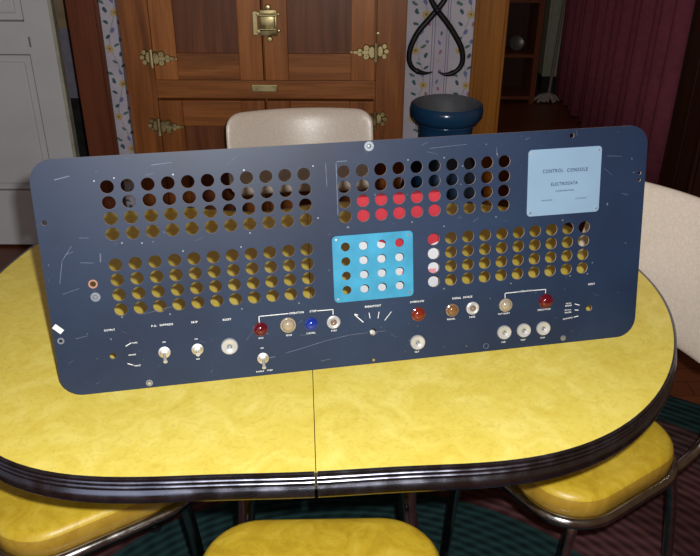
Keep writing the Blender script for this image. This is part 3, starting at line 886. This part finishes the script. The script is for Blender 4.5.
    # lamps
    def lamp(u, v, rad, lens_mat, bez, lab, small=False):
        e = part('indicator_lamp', lambda bm: add_lathe(bm, [(rad * 1.16, 0), (rad * 1.12, .0022), (rad * .95, .0030), (rad * .90, .0024), (rad * .90, .0)], 28, M4 @ Matrix.Translation((u, v, 0)), 0, False, False), bez, r, None, lab)
        k = .55 if small else .93
        pr = [(rad * k * math.cos(a), .0018 + rad * .62 * math.sin(a)) for a in [PI / 2 * i / 7 for i in range(7)]] + [(.0001, .0018 + rad * .62)]
        part('lens', lambda bm: add_lathe(bm, pr, 28, M4 @ Matrix.Translation((u, v, 0))), lens_mat, e)
        if small: part('socket', lambda bm: add_lathe(bm, [(rad * .92, .0022), (rad * .55, .0006), (.0001, .0006)], 24, M4 @ Matrix.Translation((u, v, 0)), 0, False, False), M['steel_white'], e)
    lamp(.3140, .0766, .0100, M['lens_red'], M['lens_red'], 'dark red lamp at the left end of the bracket')
    lamp(.3588, .0788, .0112, M['lens_cream'], M['lens_cream'], 'cream lamp beside the dark red one')
    lamp(.3964, .0767, .0094, M['lens_blue'], M['lens_blue'], 'deep blue lamp')
    lamp(.4337, .0763, .0098, M['lens_brown'], M['steel_white'], 'clear lamp in a silver bezel at the right end of the bracket', True)
    lamp(.5772, .0758, .0105, M['lens_orange'], M['lens_orange'], 'orange red lamp under the overflow legend')
    lamp(.6365, .0770, .0098, M['lens_amber'], M['lens_brown'], 'amber lamp')
    lamp(.6727, .0770, .0098, M['lens_brown'], M['steel_white'], 'clear lamp in a silver bezel right of the amber lamp', True)
    lamp(.7318, .0766, .0102, M['lens_cream'], M['lens_cream'], 'cream lamp above the row of three buttons')
    lamp(.8046, .0768, .0112, M['lens_red'], M['lens_red'], 'dark red lamp near the right side')
    # dished push buttons
    def button(u, v, rad, lab):
        e = part('push_button', lambda bm: add_lathe(bm, [(rad, 0), (rad, .0035), (rad * .90, .0052), (rad * .62, .0050), (rad * .36, .0032), (rad * .30, .0030)], 32, M4 @ Matrix.Translation((u, v, 0)), 0, False, False), M['steel_white'], r, None, lab)
        part('center_hole', lambda bm: add_lathe(bm, [(rad * .34, .0031), (rad * .20, .0012), (.0001, .0010)], 20, M4 @ Matrix.Translation((u, v, 0)), 0, False, False), M['dull_silver'], e)
        part('center_pin', lambda bm: disc(bm, u + rad * .02, v - rad * .06, rad * .12, .0022, .001, 12), M['nickel'], e)
    button(.2626, .0528, .0136, 'white metal button under the reset legend')
    button(.5757, .0260, .0128, 'white metal button under the orange red lamp')
    for u, lab in ((.7301, 'left'), (.7658, 'middle'), (.8018, 'right')):
        button(u, .0277, .0124, lab + ' one of three white metal buttons')
    # toggle switches
    def toggle(u, v, du, dv, lab):
        e = part('toggle_switch', lambda bm: add_lathe(bm, [(.0094, 0), (.0094, .0022), (.0062, .0030), (.0062, .0062), (.0045, .0070), (.0001, .0070)], 6 if False else 24, M4 @ Matrix.Translation((u, v, 0))), M['nickel'], r, None, lab)
        p0 = M4 @ Vector((u, v, .006)); p1 = M4 @ Vector((u + du * .6, v + dv * .6, .017)); p2 = M4 @ Vector((u + du, v + dv, .023))
        part('lever', lambda bm: add_tube(bm, [p0, p1, p2], [.0020, .0026, .0034], 12), M['steel_white'], e)
    toggle(.1602, .0537, .0015, -.0080, 'toggle switch with its lever down, left of the skip switch')
    toggle(.2118, .0532, .0006, -.0006, 'toggle switch under the skip legend')
    toggle(.3147, .0262, -.0006, -.0080, 'toggle switch with its lever down, below the dark red lamp')
    # screws, washers and studs
    def washer_screw(u, v, ring, rad, lab=None, mat=None, name='screw'):
        e = part(name, lambda bm: disc(bm, u, v, rad, .0016, .0004, 12), mat or M['nickel'], r, None, lab)
        if ring: part('washer', lambda bm: add_lathe(bm, [(ring, 0), (ring, .0006), (rad * 1.05, .0006)], 20, M4 @ Matrix.Translation((u, v, 0)), 0, False, False), M['dull_silver'], e)
    washer_screw(.5014, .3590, .0076, .0034, 'washered screw on the top edge', M['dull_silver'])
    washer_screw(.1318, .0040, .0055, .0030); washer_screw(.4989, .0025, 0, .0028, None, M['brass']); washer_screw(.8401, .0050, .0050, .0026)
    washer_screw(.0669, .1543, .0074, .0030, 'small grey button below the red rimmed hole', M['dull_silver'], 'side_button')
    washer_screw(.0075, .0889, .0052, .0025, None, M['iron'])
    washer_screw(.4994 - .002, .0518, 0, .0036, 'pale stub in the breakpoint hole', M['steel_white'], 'switch_stub')
    for (u, v) in ((.4984, .0018),): pass
    part('hole_rim', lambda bm: add_lathe(bm, [(.0072, 0), (.0068, .0009), (.0046, .0009), (.0044, 0)], 20, M4 @ Matrix.Translation((.0658, .1752, 0)), 0, False, False), plain('copper_rim', (.38, .20, .15), .5), r)
    part('bare_ring', lambda bm: add_lathe(bm, [(.0050, .0001), (.0044, .0003), (.0040, .0001)], 20, M4 @ Matrix.Translation((.6978, .0054, 0)), 0, False, False), M['scratch'], r)
    for (u, v) in ((.0864, .3317), (.1152, .3343), (.2006, .334), (.3060, .334), (.4162, .2516), (.1154, .2355), (.1446, .2331), (.3084, .236), (.2042, .2156), (.2929, .2147), (.4122, .3337), (.5636, .3340), (.6230, .3340), (.7116, .3345),
                   (.4635, .2335), (.5688, .2336), (.6225, .2225), (.7118, .2312), (.6225, .1160), (.7403, .1144), (.1022, .1184), (.1750, .1160), (.2869, .1136), (.3787, .1144), (.8300, .2170), (.8800, .1190), (.8480, .1180)):
        part('screw', lambda bm: disc(bm, u, v, .0016, .0008, .0, 8), M['dull_silver'])
panel()

# ------------------------------------------------------------------ box that props the panel up
bx = empty('carton', (0, 0, 0), YAW)
def carton():
    c, s = math.cos(YAW), math.sin(YAW)
    hb = .2725; u0, u1 = .4795, .6265
    gap = hb * math.tan(LEAN) / 1.0 + .0105
    ox = PX + (u0 + u1) / 2 * c * S - gap * s
    oy = PY + (u0 + u1) / 2 * s * S + gap * c
    bx.location = (ox, oy, .75)
    w = (u1 - u0) / 2; dp = .022
    tag(bx, 'red and white carton standing on the table behind the blue panel', 'carton')
    box('carton_body', -w, w, 0, dp, .0005, hb, M['white_card'], bx, .0015)
    # printed red field, its lower border slanting, wrapped round three sides
    e = .0006
    def zl(x): return .172 + .020 * (x / w) * -1 * 0 + (.006 if x < 0 else -.010) * (abs(x) / w)
    bm = bmesh.new()
    n = 20; xs = [-w + 2 * w * i / n for i in range(n + 1)]
    lo = [.208 - .056 * (i / n) if i < 14 else .1688 + .018 * (i - 14) / 6 for i in range(n + 1)]
    a = [bm.verts.new((x, -e, z)) for x, z in zip(xs, lo)]; b = [bm.verts.new((x, -e, hb + e)) for x in xs]
    for i in range(n): bm.faces.new((a[i], a[i + 1], b[i + 1], b[i]))
    add_box(bm, w - .0002, w + e, .0015, dp - .0015, .170, hb - .0015); add_box(bm, -w - e, -w + .0002, .0015, dp - .0015, .192, hb - .0015)
    add_box(bm, -w, w, -e, dp, hb - .0002, hb + e)
    from_bm('red_print', bm, M['red_card'], bx)
    bm = bmesh.new()
    for (x, z, ww, hh) in ((w - .036, .130, .030, .004),):
        add_box(bm, x - ww, x + ww, -e, 0, z - hh, z + hh)
    from_bm('pink_print', bm, M['pink_ink'], bx)
carton()

# ------------------------------------------------------------------ camera and light
cam = bpy.data.cameras.new('camera'); co = bpy.data.objects.new('camera', cam); COL.objects.link(co)
Rv, Uv, Fv = Vector((0.9999849, 0.002575, 0.0048627)), Vector((-0.0055024, 0.4679748, 0.8837247)), Vector((0.0, 0.8837381, -0.4679819))
mt = Matrix((Rv, Uv, -Fv)).transposed().to_4x4(); mt.translation = Vector((0, 0, 1.488066))
co.matrix_world = mt
cam.sensor_width = 36; cam.lens = 780.9275 / 700 * 36; cam.clip_start = .02
bpy.context.scene.camera = co

fl = bpy.data.lights.new('camera_flash', 'POINT'); fl.energy = 94; fl.shadow_soft_size = .011; fl.color = (1, .97, .93)
fo = bpy.data.objects.new('camera_flash', fl); COL.objects.link(fo)
fo.location = Vector((0, 0, 1.488066)) + Rv * .034 + Uv * .040 + Fv * .01
al = bpy.data.lights.new('sheen_fill_light', 'AREA'); al.energy = 7; al.size = 1.5; al.color = (.80, .88, 1)  # unseen area light, added for a bluish sheen on the console panel
ao = bpy.data.objects.new('sheen_fill_light', al); COL.objects.link(ao)
ao.location = (-.75, -1.0, 1.45); ao.rotation_euler = (Vector((-.2, 1.2, .9)) - Vector(ao.location)).to_track_quat('-Z', 'Y').to_euler()

wd = bpy.data.worlds.new('world'); bpy.context.scene.world = wd; wd.use_nodes = True
bg = wd.node_tree.nodes['Background']; bg.inputs[0].default_value = (.98, .56, .30, 1); bg.inputs[1].default_value = .10
sc_ = bpy.context.scene
sc_.view_settings.view_transform = 'Standard'; sc_.view_settings.look = 'None'; sc_.view_settings.exposure = 0
